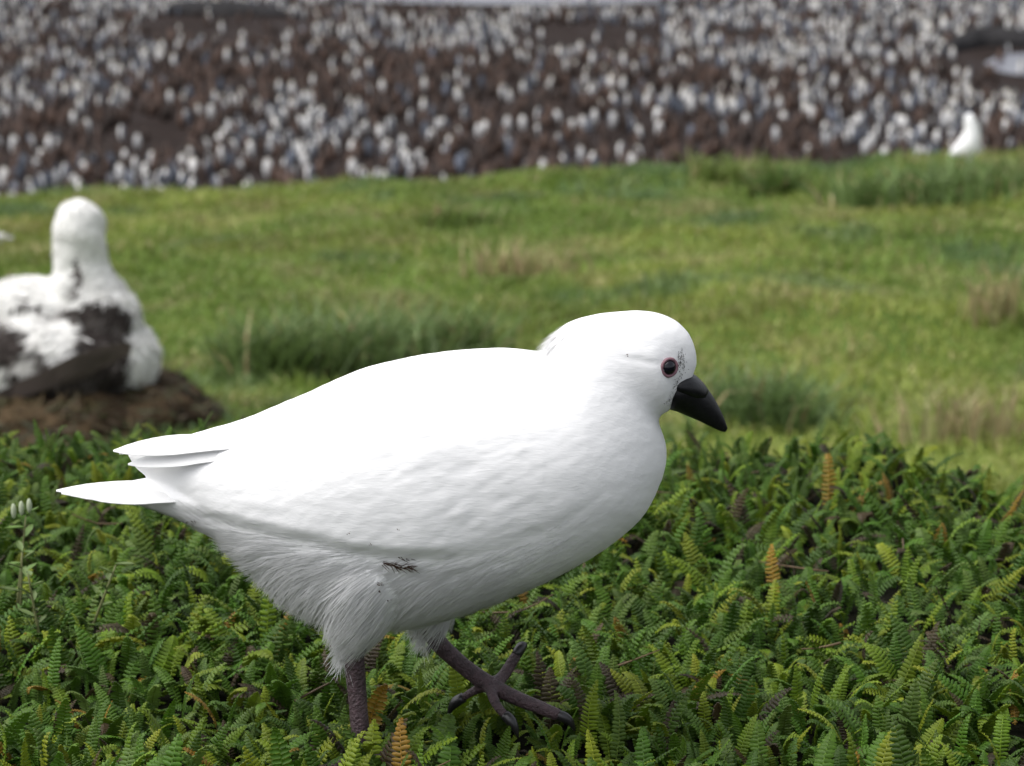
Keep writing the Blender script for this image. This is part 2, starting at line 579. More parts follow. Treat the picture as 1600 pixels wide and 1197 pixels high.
def crest_slope(x_over_y):
    yv = np.linspace(14, 44, 120)
    return np.max((terrain(x_over_y * yv, yv) + .05 - CAMZ) / yv)


cs_x = np.linspace(-.4, .4, 81)
cs_v = np.array([crest_slope(a) for a in cs_x])
rows = []
for x, y, ck in birds:
    px, py, d = proj((x, y, BEACH_Z + .6))
    vis = (-20 < px < 1620) and py > -15 and (BEACH_Z + .62 - CAMZ) / y > np.interp(x / y, cs_x, cs_v)
    rows.append((y if vis else y + 1000, x, y, ck, vis))
rows.sort()
cnt = {True: 0, False: 0}
rest = MB()
restc = MB()
first = {}
for _, x, y, ck, vis in rows:
    a = rng.random() * 2 * np.pi if not (not ck and rng.random() < .38) else rng.normal(0, .9)
    s = rng.uniform(.70, .93) * (1.0 if not ck else rng.uniform(.85, 1.05))
    z = BEACH_Z + .0
    src = CHICK if ck else ADULT
    k = rng.integers(len(src))
    if vis and cnt[bool(ck)] < 300:
        cnt[bool(ck)] += 1
        if ck:
            lab, grp, cat = 'brown fluffy penguin chick in the blurred crowd on the dark flat', 'brown penguin chicks nearest the grass edge', 'penguin chick'
        elif abs((a + np.pi) % (2 * np.pi) - np.pi) < 1.3:
            lab, grp, cat = 'white bellied adult penguin turned to the camera in the blurred colony', 'adult penguins facing the camera', 'penguin'
        else:
            lab, grp, cat = 'grey backed adult penguin turned away in the blurred colony', 'adult penguins facing away', 'penguin'
        o = link('penguin_chick' if ck else 'penguin', src[k][0], None, (x, y, z), label=lab, category=cat, group=grp)
        o.rotation_euler = (0, 0, a); o.scale = (s, s, s)
    else:
        if not vis and (y < 70 or rng.random() < .5): continue
        V, fs, C = (CHICK_LOW if ck else ADULT_LOW)[k][1]
        c_, s_ = math.cos(a), math.sin(a)
        Vt = (V * s) @ np.array([[c_, s_, 0], [-s_, c_, 0], [0, 0, 1]]) + (x, y, z)
        (restc if ck else rest).add(Vt, fs[0], fs[1], C)
link('distant_penguins', rest.mesh('distant_penguins', M_PENG), kind='stuff', label='mass of distant adult penguins at the back of the colony', category='penguins')
link('distant_penguin_chicks', restc.mesh('distant_penguin_chicks', M_PENG), kind='stuff', label='mass of distant brown penguin chicks at the back of the colony', category='penguin chicks')

# ------------------------------------------------------------------ meadow grass
def blades(P, L, W, col, bend=.5, az=None, up=None):
    n = len(P)
    az = rng.random(n) * 2 * np.pi if az is None else az
    t = rng.uniform(.1, bend, n)
    d = np.stack([np.cos(az) * np.sin(t), np.sin(az) * np.sin(t), np.cos(t)], 1)
    t2 = t + rng.uniform(.2, .9, n)
    d2 = np.stack([np.cos(az) * np.sin(t2), np.sin(az) * np.sin(t2), np.cos(t2)], 1)
    sa = rng.random(n) * 2 * np.pi
    S = np.stack([np.cos(sa), np.sin(sa), np.zeros(n)], 1)
    L = np.broadcast_to(L, n)[:, None]; W = np.broadcast_to(W, n)[:, None]
    m = P + d * L * .55; e = m + d2 * L * .45
    V = np.stack([P - S * W, P + S * W, m + S * W * .8, m - S * W * .8, e], 1).reshape(-1, 3)
    b = np.arange(n)[:, None] * 5
    return V, b + [0, 1, 2, 3], b + [3, 2, 4], np.repeat(col, 5, 0)


GREEN, LIME, STRAW, BLUEG, OLIVE = map(np.array, ((.135, .202, .036), (.220, .265, .052), (.36, .29, .15), (.075, .135, .065), (.14, .145, .03)))


def meadow_col(x, y, n):
    a = fbm(x * .8, y * .55, 61); b = fbm(x * 1.3 + 9, y * .9, 77); c = fbm(x * 2.6, y * 1.6, 91)
    k = smooth01((a - .35) / .3)[:, None]
    col = GREEN * (1 - k) + LIME * k
    k = (smooth01((b - .5) / .2) * .5)[:, None]
    col = col * (1 - k) + OLIVE * k
    k = (smooth01((c - .55) / .15) * .35 + (rng.random(n) < .11) * .6)[:, None].clip(0, 1)
    col = col * (1 - k) + STRAW * k
    k = (smooth01((fbm(x * 1.1 + 30, y * .8 + 3, 15) - .58) / .12) * .6)[:, None]
    col = col * (1 - k) + BLUEG * k
    return col * (rng.uniform(.65, 1.3, n) * (.72 + .56 * fbm(x * 2.2 + 4, y * 1.5, 23)))[:, None]


n = 195000
gy = 2.45 + (20.3 - 2.45) * rng.random(n)
gx = (rng.random(n) * 2 - 1) * (.29 * gy + .5)
out_ = rng.random(n) < .16
gx = np.where(out_, np.sign(gx) * (.26 * gy + .4 + rng.random(n) * (.22 * gy + .9)), gx)
clump = fbm(gx * 4, gy * 3, 44, 2)
L = (.028 + .05 * clump) * rng.uniform(.6, 1.35, n) * np.interp(gy, [2, 6, 20], [.8, 1, 1.5])
V, Q, T, C = blades(np.stack([gx, gy, terrain(gx, gy) - .004], 1), L, np.interp(gy, [2, 20], [.0022, .009]) * rng.uniform(.7, 1.3, n), meadow_col(gx, gy, n), 1.0)
link('meadow_grass', make_mesh('meadow_grass', V, [Q, T], M_GRASS, C, smooth=False), kind='stuff', label='short blurred green and straw coloured grass of the meadow', category='grass')


def tussock(px, py, wpx, hpx, n, col, label, straw=.1, name='grass_tussock', bend=.75, group=None):
    c = hit(px, py)
    sc = c[1] / F
    r = wpx * sc / 2; h = hpx * sc
    q = rng.normal(0, .45, (n, 2)).clip(-1, 1)
    P = np.stack([c[0] + q[:, 0] * r, c[1] + q[:, 1] * r * .7], 1)
    P = np.concatenate([P, (terrain(P[:, 0], P[:, 1]) - .005)[:, None]], 1)
    co = (np.asarray(col) * .6 + np.array([.13, .175, .035]) * .4) * rng.uniform(.8, 1.6, (n, 1))
    k = (rng.random(n) < straw)[:, None]
    co = np.where(k, STRAW * rng.uniform(.6, 1.1, (n, 1)), co)
    V, Q, T, C = blades(P, h * rng.uniform(.6, 1.25, n), sc * 3.2 * rng.uniform(.6, 1.2, n), co, bend)
    o = link(name, make_mesh(name, V - c, [Q, T], M_GRASS, C, smooth=False), None, c, label=label, category='grass tussock')
    if group: o['group'] = group


DKBL = (.075, .125, .048)
tussock(430, 590, 190, 120, 420, DKBL, 'dark blue green grass tussock just right of the nest mound', .05)
tussock(560, 585, 260, 120, 560, (.085, .135, .06), 'grey green grass tussock behind the middle of the white bird back', .06)
tussock(690, 572, 220, 110, 460, DKBL, 'dark green grass tussock behind the white bird shoulders', .08)
tussock(1190, 665, 240, 120, 460, (.09, .15, .065), 'blue green grass tussock below and right of the black bill', .08)
tussock(1560, 505, 160, 110, 75, (.34, .30, .16), 'pale straw grass clump at the right edge, halfway up', .6, bend=.35)
tussock(1500, 690, 300, 110, 120, (.34, .30, .16), 'straw coloured grass clump above the right end of the ferns', .6, bend=.4)
tussock(820, 440, 220, 75, 110, (.34, .30, .15), 'straw coloured grass clump above the white bird neck', .5, bend=.45)
tussock(1165, 290, 170, 48, 600, (.11, .15, .04), 'green grass tussock on the crest, middle of three to the right', .15)
tussock(1215, 305, 90, 55, 260, (.05, .095, .03), 'small dark tussock in front of the crest', .05)
tussock(1430, 318, 300, 70, 700, (.07, .12, .045), 'wide dark green tussock below the small distant white bird', .08)
tussock(1550, 300, 180, 60, 700, (.11, .155, .06), 'blue green tussock at the right end of the crest', .15)
tussock(720, 360, 110, 45, 350, (.09, .14, .035), 'low green tussock in the middle of the meadow', .12)

# ------------------------------------------------------------------ nest mound
NEST_Y = 6.35
nc = at(95, 640, NEST_Y)
nb = float(terrain(nc[0], NEST_Y)) - .12
ntop = at(95, 596, NEST_Y)[2]
mb = MB()
rings = []
npz = np.linspace(0, 1, 26)
for t in npz:
    th = np.linspace(0, 2 * np.pi, 90, endpoint=False)
    r = .60 * (1 - t) ** .9 + .29 * t + .015 * np.sin(t * 9)
    if t > .93: r = np.interp(t, [.93, 1], [r, .22])
    z = nb + (ntop - nb) * t
    x, y = np.cos(th), np.sin(th)
    rr = r * (1 + .26 * (fbm(x * 4 + 20, y * 4 + t * 6, 5, 4) - .5) + .07 * (rng.random(90) - .5))
    rings.append(np.stack([nc[0] + x * rr, NEST_Y + y * rr, z + .02 * (rng.random(90) - .5)], 1))
V, Q, T = loft(rings)
c = fbm(V[:, 0] * 12, V[:, 2] * 14 + V[:, 1] * 9, 71)
k = smooth01((c - .35) / .3)[:, None]
C = np.array([.028, .019, .011]) * (1 - k) + np.array([.070, .048, .026]) * k
mb.add(V, Q, T, C)
root = empty('nest_mound', (nc[0], NEST_Y, nb), label='brown earth and grass nest mound under the blurred young seabird', category='nest')
link('mound', mb.mesh('mound', M_NEST, root.location), root)
Vn = vnormals(V, Q)
P, vi = sample(V, Q, 2600)
d = np.stack([rng.normal(0, .6, len(P)), rng.normal(0, .6, len(P)), np.full(len(P), -.6)], 1) + Vn[vi] * .4
SV, SQ = strips(P, Vn[vi], d, rng.uniform(.03, .09, len(P)), .004, rng.uniform(.0, .03, len(P)))
cc = np.where(rng.random((len(P), 1)) < .5, np.array([.085, .060, .028]), np.array([.04, .045, .014])) * rng.uniform(.5, 1.2, (len(P), 1))
link('straw', make_mesh('straw', SV - np.array(root.location), [SQ], M_GRASS, np.repeat(cc, 6, 0)), root, kind='stuff')

# ------------------------------------------------------------------ young albatross-like seabird on the nest
mb = MB()
S2 = NEST_Y / F


def ell(px, py, rx, rz, ry, dy=0.0):
    c_ = at(px, py, NEST_Y + dy)
    mb.add(*sphere(c_, (rx * S2, ry * S2, rz * S2), 28, 18)[:3])


ell(85, 555, 165, 88, 120)          # trunk
ell(150, 500, 72, 62, 70)           # breast and shoulders
ell(60, 480, 105, 48, 75, .03)      # mantle
ell(190, 560, 62, 62, 70, .02)      # flank
ell(-40, 560, 110, 70, 90)          # rump
V, Q, T = tube([at(140, 500, NEST_Y + .02), at(132, 450, NEST_Y + .02), at(126, 410, NEST_Y + .02), at(124, 368, NEST_Y + .02), at(124, 345, NEST_Y + .02)],
               [80 * S2, 58 * S2, 44 * S2, 42 * S2, 36 * S2], 20, 4)
mb.add(V, Q, T)
ell(124, 358, 42, 49, 52, .03)      # head
V, Q = remesh(mb, .011, 6)
Nn = vnormals(V, Q)
V = V + Nn * ((fbm(V[:, 0] * 22, V[:, 2] * 22 + V[:, 1] * 13, 9) - .5) * .012)[:, None]
Nn = vnormals(V, Q)


def chick_col(P):
    # colour pattern laid out on the bird's own flank coordinates (u forward, v up), in centimetres x5
    o_ = at(0, 0, NEST_Y)
    u = (P[:, 0] - at(0, 500, NEST_Y)[0]) / S2
    v = (at(0, 500, NEST_Y)[2] - P[:, 2]) / S2 / 1.0 + 500
    nz = (fbm(u * .035, v * .035, 3) - .5) * 20
    u = u + nz; v = v + (fbm(u * .03 + 9, v * .03, 13) - .5) * 15
    white = np.array([.80, .79, .765]); dark = np.array([.045, .037, .034]); grey = np.array([.60, .58, .56])
    c_ = np.tile(white, (len(P), 1))

    def put(m, col):
        m = np.clip(m, 0, 1)[:, None]
        return c_ * (1 - m) + col * m

    def e(cu, cv, ru, rv, soft=.25):
        return 1 - smooth01((np.sqrt(((u - cu) / ru) ** 2 + ((v - cv) / rv) ** 2) - 1 + soft / 2) / soft)
    c_ = put(e(158, 488, 58, 30), dark)
    c_ = put(e(185, 530, 40, 60), dark)
    c_ = put(e(130, 568, 92, 50), dark)
    c_ = put(e(80, 590, 55, 38), dark)
    c_ = put(e(20, 520, 55, 30), dark)
    c_ = put(e(-40, 570, 50, 30), dark)
    c_ = put(e(70, 470, 35, 6), dark * 1.5)
    fl = fbm(u * .09 + 3, v * .06, 51)
    c_ = put(smooth01((fl - .56) / .08) * .30 * (v < 600) * smooth01((v - 465) / 20), np.array([.30, .27, .25]))
    c_ = put(e(122, 512, 25, 30, .5), white)
    c_ = put(e(72, 545, 22, 16, .6), grey)
    c_ = put(e(15, 600, 32, 48, .3), white)
    c_ = put(e(246, 545, 30, 50, .35), white)
    c_ = put(e(150, 628, 110, 22, .5), grey)  # greyer band along the underside
    c_ = put(e(136, 420, 5, 30, .6), dark * 2)  # dark gap between the feathers, its shade put into the colour
    return c_


root = empty('seabird_chick', (nc[0], NEST_Y, ntop), label='blurred young seabird with white head and dark brown wings sitting on nest', category='seabird')
ro = np.array(root.location)
link('body', make_mesh('body', V - ro, [Q], M_DOWN, chick_col(V)), root)
P, vi = sample(V, Q, 15000)
d = np.stack([-.7 + rng.normal(0, .35, len(P)), rng.normal(0, .3, len(P)), -.6 + rng.normal(0, .35, len(P))], 1)
_h = smooth01((P[:, 2] - at(0, 440, NEST_Y)[2]) / .05)
SV, SQ = strips(P, Nn[vi], d, rng.uniform(.02, .045, len(P)) * (1 - .6 * _h), .0045, rng.uniform(.001, .008, len(P)) * (1 - .75 * _h))
link('down', make_mesh('down', SV - ro, [SQ], M_DOWN, np.repeat(chick_col(P) * rng.uniform(.8, 1.08, (len(P), 1)), 6, 0)), root, kind='stuff')
# bill points away from the camera, beyond the head
hb = at(124, 372, NEST_Y + .12)
m2 = MB(); m2.add(*tube([hb, hb + (.01, .07, -.01), hb + (.015, .13, -.03)], [.022, .014, .008], 10, 3))
link('bill', m2.mesh('bill', mat('pale_bill', (.55, .42, .36), .5), ro), root)
# folded dark wings, one on each side
for sgn, nm in ((-1, 0), (1, 1)):
    m2 = MB()
    yw = NEST_Y + sgn * .212
    for k in (0, 2, 5, 6, 8, 10):
        a_ = at(205 - k * 11, 545 + k * 6, yw - sgn * .03 * abs(k - 4) / 4)
        b_ = at(70 - k * 13, 585 + k * 6, yw + sgn * .012 - sgn * .006 * k)
        mid = (a_ + b_) / 2 + np.array([0, sgn * .025, .01])
        Pp = catmull([a_, mid, b_], 5)
        wd = .028 * np.array([.6, .8, .95, 1, 1, 1, 1, .95, .85, .6, .2])
        up_ = np.array([.25, sgn * .25, 1.0])
        V2 = np.concatenate([Pp + up_ * wd[:, None], Pp - up_ * wd[:, None]])
        i_ = np.arange(10)
        m2.add(V2, np.stack([i_, i_ + 1, i_ + 12, i_ + 11], 1), None, np.array([.05, .04, .036]) * rng.uniform(.6, 2.2))
    link('wing', m2.mesh('wing', M_DOWN, ro), root)

# ------------------------------------------------------------------ small white bird on the crest, far right
FY = 16.6
gz0 = float(terrain(at(1510, 240, FY)[0], FY))
mb = MB()
pr = [(1482, 240, 1484, 244, 2), (1490, 230, 1494, 245, 7), (1500, 216, 1510, 247, 15), (1506, 206, 1524, 244, 18), (1507, 198, 1531, 228, 16),
      (1506, 190, 1532, 212, 12), (1507, 183, 1531, 200, 10), (1511, 178, 1528, 192, 8), (1516, 176, 1524, 184, 4)]
mb.add(*pairs_loft(pr, FY, 16, 3))
for dy in (-.02, .03):
    mb.add(*tube([at(1514, 240, FY + dy), at(1515, 252, FY + dy), np.array([at(1515, 258, FY)[0], FY + dy, gz0 + .005])], [.03, .012, .008], 8, 2))
V, Q = remesh(mb, .006, 3)
root = empty('white_bird', (at(1510, 240, FY)[0], FY, gz0), label='small blurred white bird standing upright on the grass crest, far right', category='bird')
link('body', make_mesh('body', V - np.array(root.location), [Q], M_PLUM, np.ones((len(V), 3))), root)
m2 = MB(); a_ = at(1529, 190, FY); m2.add(*tube([a_, a_ + (.022, -.004, -.006), a_ + (.042, -.008, -.016)], [.014, .010, .003], 8, 3))
link('bill', m2.mesh('bill', M_BILL, root.location), root)
for dy in (-.035, .035):
    m2 = MB(); m2.add(*sphere(at(1523, 187, FY + dy), .006, 8, 6)); link('eye', m2.mesh('eye', M_EYE, root.location), root)
# pale blurred lump at the left edge of the meadow
c0 = hit(2, 378)
mb = MB()
for k in range(7):
    mb.add(*sphere(c0 + np.array([rng.normal(-.02, .05), rng.normal(0, .03), .015 + .01 * k % .03]), (rng.uniform(.03, .06), .03, .016), 10, 6))
V, Q = remesh(mb, .006, 2)
link('pale_lump', make_mesh('pale_lump', V - c0, [Q], mat('pale_lump', (.45, .44, .46), .8, .2, tint=False, noise=(30, .3), bump=(60, .6, .01))), None, c0,
     label='pale grey stone in the grass at the left edge', category='lump')

# ------------------------------------------------------------------ the white sheathbill-like bird in front
SB = BIRD_Y / F * 1.03                      # metres per photo pixel at the bird
BY = BIRD_Y
PAIRS = [(196, 702, 214, 732, 9), (240, 692, 254, 764, 24), (300, 680, 306, 800, 58), (380, 656, 366, 862, 102), (470, 620, 446, 926, 138), (560, 581, 530, 972, 160), (650, 559, 640, 970, 170),
         (740, 549, 738, 947, 174), (800, 548, 836, 910, 170), (838, 553, 928, 862, 160), (853, 548, 1000, 806, 144), (864, 526, 1034, 745, 122),
         (884, 508, 1041, 700, 102), (915, 496, 1030, 660, 86), (960, 489, 1032, 647, 78), (1005, 487, 1044, 641, 71), (1045, 496, 1047, 637, 54),
         (1073, 517, 1054, 630, 37), (1086, 543, 1064, 618, 24), (1089, 568, 1074, 602, 13)]
body = MB()
body.add(*pairs_loft(PAIRS, BY, 48, 5, 2.05))
body.add(*pairs_loft([(140, 763, 142, 775, 8), (200, 753, 206, 785, 24), (260, 743, 270, 805, 42), (330, 730, 340, 836, 76), (400, 715, 400, 868, 106)], BY, 28, 4))   # coverts round the tail base
NY, FYL = BY - .026, BY + .026
# thighs
body.add(*tube([at(600, 800, NY), at(580, 880, NY), at(562, 950, NY), at(553, 995, NY), at(551, 1016, NY)], [.030, .036, .026, .014, .0085], 18, 4))
body.add(*tube([at(640, 800, FYL), at(655, 880, FYL), at(672, 945, FYL), at(676, 985, FYL)], [.030, .032, .018, .009], 18, 4))
NLEG = [at(551, 1000, NY), at(556, 1060, NY), at(561, 1120, NY - .003), at(566, 1182, NY - .006)]
body.add(*tube(NLEG, [.0068, .0064, .0060, .0070], 12, 4))
nf = NLEG[-1]
NT = [[nf, nf + (.020, -.008, -.004), nf + (.043, -.014, -.010)], [nf, nf + (.022, .006, -.004), nf + (.045, .012, -.012)], [nf, nf + (.014, -.018, -.004), nf + (.026, -.034, -.012)],
      [nf, nf + (-.010, .002, -.004), nf + (-.022, .004, -.010)]]
FLEG = [at(664, 975, FYL), at(690, 1010, FYL), at(728, 1044, FYL), at(764, 1070, FYL - .002)]
body.add(*tube(FLEG, [.0066, .0060, .0056, .0060], 12, 4))
ff = FLEG[-1]
FT = [[ff, at(805, 1090, FYL - .006), at(845, 1106, FYL - .010), at(874, 1118, FYL - .012)],          # long middle toe
      [ff, at(783, 1060, FYL + .006), at(798, 1038, FYL + .012), at(809, 1020, FYL + .016)],           # raised toe
      [ff, at(770, 1088, FYL - .014), at(778, 1105, FYL - .020), at(792, 1120, FYL - .024)],           # inner toe, bending down
      [ff, ff + (-.010, .004, -.006), ff + (-.018, .006, -.012)]]
for t_ in NT: body.add(*tube(t_, np.linspace(.0056, .0040, len(t_)), 10, 4))
for t_, (r0, r1) in zip(FT, ((.0055, .0042), (.0044, .0038), (.0040, .0030), (.0036, .0026))): body.add(*tube(t_, np.linspace(r0, r1, len(t_)), 10, 4))
V, Q = remesh(body, .00135, 10)
PX, PY, _ = proj(V)
Nn = vnormals(V, Q)
# folded wings stand slightly proud of the flank: lower wing edge as a line in the bird's own plane
WX = np.array([150, 240, 329, 402, 490, 553, 621, 700, 790, 870, 930, 965, 985])
WY = np.array([760, 778, 800, 818, 838, 852, 862, 862, 846, 812, 770, 720, 660])
edge = np.interp(PX, WX, WY)
lat = np.abs(V[:, 1] - BY) / (.15 * BY / F * 1000)
side = smooth01((np.abs(V[:, 1] - BY) - .010) / .018)
wing = smooth01((edge - PY + 16) / 28) * smooth01((975 - PX) / 110) * side
V = V + np.stack([np.zeros(len(V)), np.sign(V[:, 1] - BY) * .0042, np.zeros(len(V))], 1) * (wing * (1 - .75 * smooth01((PX - 640) / 120)))[:, None]
# soft unevenness of the plumage, and the crease behind the eye
pl = (fbm(PX * .018, PY * .03, 5) - .5) * .0012 * np.where(PX > 850, .5, 1) + (fbm(PX * .06 + V[:, 1] * 40, PY * .10, 6) - .5) * .0004
fa, fb_ = PX * .93 - PY * .37, PX * .37 + PY * .93
onb = smooth01((900 - PX) / 120) * smooth01((PX - 260) / 80)
pl = pl + ((fbm(fa * .011, fb_ * .045, 81, 3) - .5) * .0006 + (fbm(fa * .03 + 7, fb_ * .11, 83, 2) - .5) * .0003) * onb * side
legm = (((PX < 640) & (PY > 1012)) | ((PX >= 640) & (PY > 984)))
crease = np.exp(-((PY - (561 + (PX - 980) * .12)) / 6.0) ** 2) * np.exp(-((PX - 1003) / 32.0) ** 2) * side
V = V + Nn * (np.where(legm, 0, pl) - .0007 * crease)[:, None]
Nn = vnormals(V, Q)
fc = V[Q].mean(1)
fpx, fpy, _ = proj(fc)
legf = (((fpx < 640) & (fpy > 1014)) | ((fpx >= 640) & (fpy > 986)))
base = np.array([at(640, 1100, BY)[0], BY, float(terrain(at(640, 1100, BY)[0], BY))])
bird = empty('sheathbill', base, label='large white bird with black bill walking across the ferns', category='bird')
tint = np.ones((len(V), 3))
link('body', make_mesh('body', V - base, [Q], [M_PLUM, M_LEG], tint, matidx=legf.astype(int)), bird)

bvh = BVHTree.FromPolygons([Vector(v) for v in V], Q.tolist())


def on_bird(px, py):
    d_ = Vector(ray(px, py)).normalized()
    h_, n_, _, _ = bvh.ray_cast(Vector((0, 0, CAMZ)), d_)
    return (np.array(h_), np.array(n_)) if h_ else (None, None)


# flow of the plumage: from bill to tail along the lofted body, down the thighs
pr = catmull(np.asarray(PAIRS, float), 3)
ctr = np.stack([(pr[:, 0] + pr[:, 2]) / 2, (pr[:, 1] + pr[:, 3]) / 2], 1)
tng = np.gradient(ctr, axis=0); tng /= np.linalg.norm(tng, axis=1)[:, None]
axis_h = pr[:, 2:4] - pr[:, 0:2]


def flow(px, py):
    # distance to each cross-section line
    best = np.zeros((len(px), 2)); wsum = np.zeros(len(px))
    for k in range(len(pr)):
        h_ = axis_h[k] / np.linalg.norm(axis_h[k])
        dl = np.abs((px - pr[k, 0]) * h_[1] - (py - pr[k, 1]) * h_[0])
        da = np.hypot(px - ctr[k, 0], py - ctr[k, 1])
        w_ = 1 / (dl + .15 * da + 6) ** 4
        best += w_[:, None] * -tng[k]; wsum += w_
    f = best / wsum[:, None]
    low = smooth01((py - np.interp(px, WX, WY) - 5) / 90) * (1 - smooth01((px - 620) / 260))
    f = f * (1 - .75 * low[:, None]) + np.array([-.42, .85]) * (.75 * low[:, None])
    f[:, 1] += .22 * smooth01((px - 300) / 100) * (1 - smooth01((px - 860) / 80))
    return f / (np.linalg.norm(f, axis=1)[:, None] + 1e-9), low


def barb_set(n, keep, lenk, wk, liftk, jit):
    P, vi = sample(V, Q, n, keep)
    px, py, _ = proj(P)
    f, low = flow(px, py)
    # coherent direction jitter so that feathers lie in tufts
    j = (fbm(px * .03, py * .03 + P[:, 1] * 30, 90, 2) - .5) * .42 * (1 - .6 * smooth01((px - 840) / 60)) + rng.normal(0, jit, n)
    c_, s_ = np.cos(j), np.sin(j)
    D = np.stack([f[:, 0] * c_ - f[:, 1] * s_, rng.normal(0, .05, n), -(f[:, 0] * s_ + f[:, 1] * c_)], 1)
    head = smooth01((px - 860) / 80) * smooth01((690 - py) / 60)
    back = 1 - smooth01((py - np.interp(px, WX, WY)) / 30)
    Ln = (.0105 * (1 - head) + .0042 * head) + .007 * low
    lift = .00008 + .0004 * (1 - back) * (1 - head) + .0013 * low
    px_ok = (px > 232) | ((px > 175) & (py > 748))
    face = np.hypot(px - 1062, py - 592) < 34
    Ln = np.where(face, .003, Ln)
    ok = px_ok & ~((np.hypot(px - 1045, py - 574) < 20) | (np.hypot(px - 1068, py - 606) < 21) | ((px - 1045) * .8 + (py - 600) > 26) & (px > 1040) & (py < 660))
    full = np.clip(low * 1.3 + smooth01((py - np.interp(px, WX, WY) + 6) / 70) * smooth01((960 - px) / 380), 0, 1)
    nape = np.exp(-((px - 862) / 26) ** 2 - ((py - 528) / 24) ** 2)
    lift = lift + .0016 * nape; Ln = Ln + .003 * nape
    full = np.clip(full + nape, 0, 1)
    ok &= rng.random(n) < .92 * full
    k = rng.uniform(.6, 1.35, n)
    SV, SQ = strips(P[ok] + Nn[vi][ok] * rng.uniform(.0000, .0003, (ok.sum(), 1)), Nn[vi][ok], D[ok], (Ln * k * lenk)[ok], wk, (lift * rng.uniform(.3, 1.6, n) * liftk)[ok])
    return SV, SQ


SV, SQ = barb_set(66000, ~legf, 1.15, .00028, 1.0, .07)
tn = np.repeat(rng.uniform(.97, 1.0, (len(SV) // 6, 1)) * np.ones((1, 3)), 6, 0)
link('plumage', make_mesh('plumage', SV - base, [SQ], M_BARB, tn), bird, kind='stuff')


def feather(P0, P1, wdt, nrm, sag=0.0, n=12, camber=.12, tip=.55, name='feather', col=(1, 1, 1), parent=None, m=None):
    """one vaned feather: a cambered, thickened blade with a raised shaft"""
    P0, P1 = np.asarray(P0, float), np.asarray(P1, float)
    nrm = np.asarray(nrm, float)
    t = np.linspace(0, 1, n)
    ax = P1 - P0
    nrm = nrm - ax * (nrm @ ax) / (ax @ ax); nrm /= np.linalg.norm(nrm)
    S = np.cross(ax, nrm); S /= np.linalg.norm(S)
    P = P0 + t[:, None] * ax + nrm * (sag * np.sin(np.pi * t))[:, None]
    hw = wdt * np.where(t < tip, .55 + .45 * (t / tip), np.clip(1 - ((t - tip) / (1.01 - tip)) ** 1.9, 0, 1) ** .8)
    rag = 1 + .05 * (rng.random(n) - .5)
    cols_ = []
    for a_ in (-1, -.5, 0, .5, 1):
        cols_.append(P + S * (hw * a_ * rag)[:, None] - nrm * (hw * camber * a_ * a_)[:, None] + nrm * (.0004 if a_ == 0 else 0))
    top = np.stack(cols_, 1); bot = top - nrm * .0005
    Vv = np.concatenate([top.reshape(-1, 3), bot.reshape(-1, 3)])
    Q_ = []
    for i in range(n - 1):
        for j in range(4):
            a = i * 5 + j
            Q_.append((a, a + 1, a + 6, a + 5)); Q_.append((a + n * 5, a + n * 5 + 5, a + n * 5 + 6, a + n * 5 + 1))
    b_ = MB(); b_.add(Vv, Q_, None, col)
    return link(name, b_.mesh(name, m or M_FEATH, base), parent)


# tail feathers: a narrow stack, the central pair on top and longest
for k, (yo, zo, tx, ty) in enumerate([(0, 0, 88, 766), (-.005, -.0012, 96, 770), (.006, -.0012, 98, 765), (-.010, -.0026, 116, 774), (.012, -.0026, 120, 768), (-.015, -.004, 140, 778), (.018, -.004, 150, 772)]):
    p0 = at(330, 765, BY + yo * .7) + (0, 0, zo); p1 = at(tx, ty, BY + yo * 1.5) + (0, 0, 0)
    feather(p0, p1, .0085, (0.05, -.35 * (1 if yo <= 0 else -1), 1), .002, name='tail_feather', parent=bird)
# primaries of the folded wings reaching over the tail base
for sgn in (-1, 1):
    tips = [(177, 704), (200, 725)] if sgn < 0 else [(186, 708), (205, 716), (230, 724)]
    for k, (tx, ty) in enumerate(tips):
        p0 = at(400 + k * 6, 690 + k * 14, BY + sgn * (.026 + .002 * k)); p1 = at(tx, ty, BY + sgn * (.016 + .0015 * k))
        feather(p0, p1, .0075 - .0003 * k, (0, sgn * .8, 1.0), .003, name='wing_feather', parent=bird)
# bill: horny sheath over the base of the upper half, then the tip
mb = MB()
mb.add(*pairs_loft([(1050, 582, 1034, 628, 38), (1068, 582, 1045, 638, 40), (1084, 588, 1057, 642, 35), (1099, 600, 1075, 650, 25), (1112, 616, 1095, 659, 18), (1124, 637, 1113, 668, 11.5), (1132, 655, 1127, 674, 6), (1137, 669, 1133, 675, 2)], BY, 28, 4))
bill = link('bill', mb.mesh('bill', M_BILL, base), bird)
mb = MB()
mb.add(*pairs_loft([(1052, 581, 1042, 604, 37), (1068, 581, 1053, 613, 41.5), (1083, 585, 1066, 619, 38), (1097, 596, 1080, 624, 29), (1107, 609, 1092, 627, 18)], BY, 26, 4))
link('bill_sheath', mb.mesh('bill_sheath', M_BILL, base), bill)
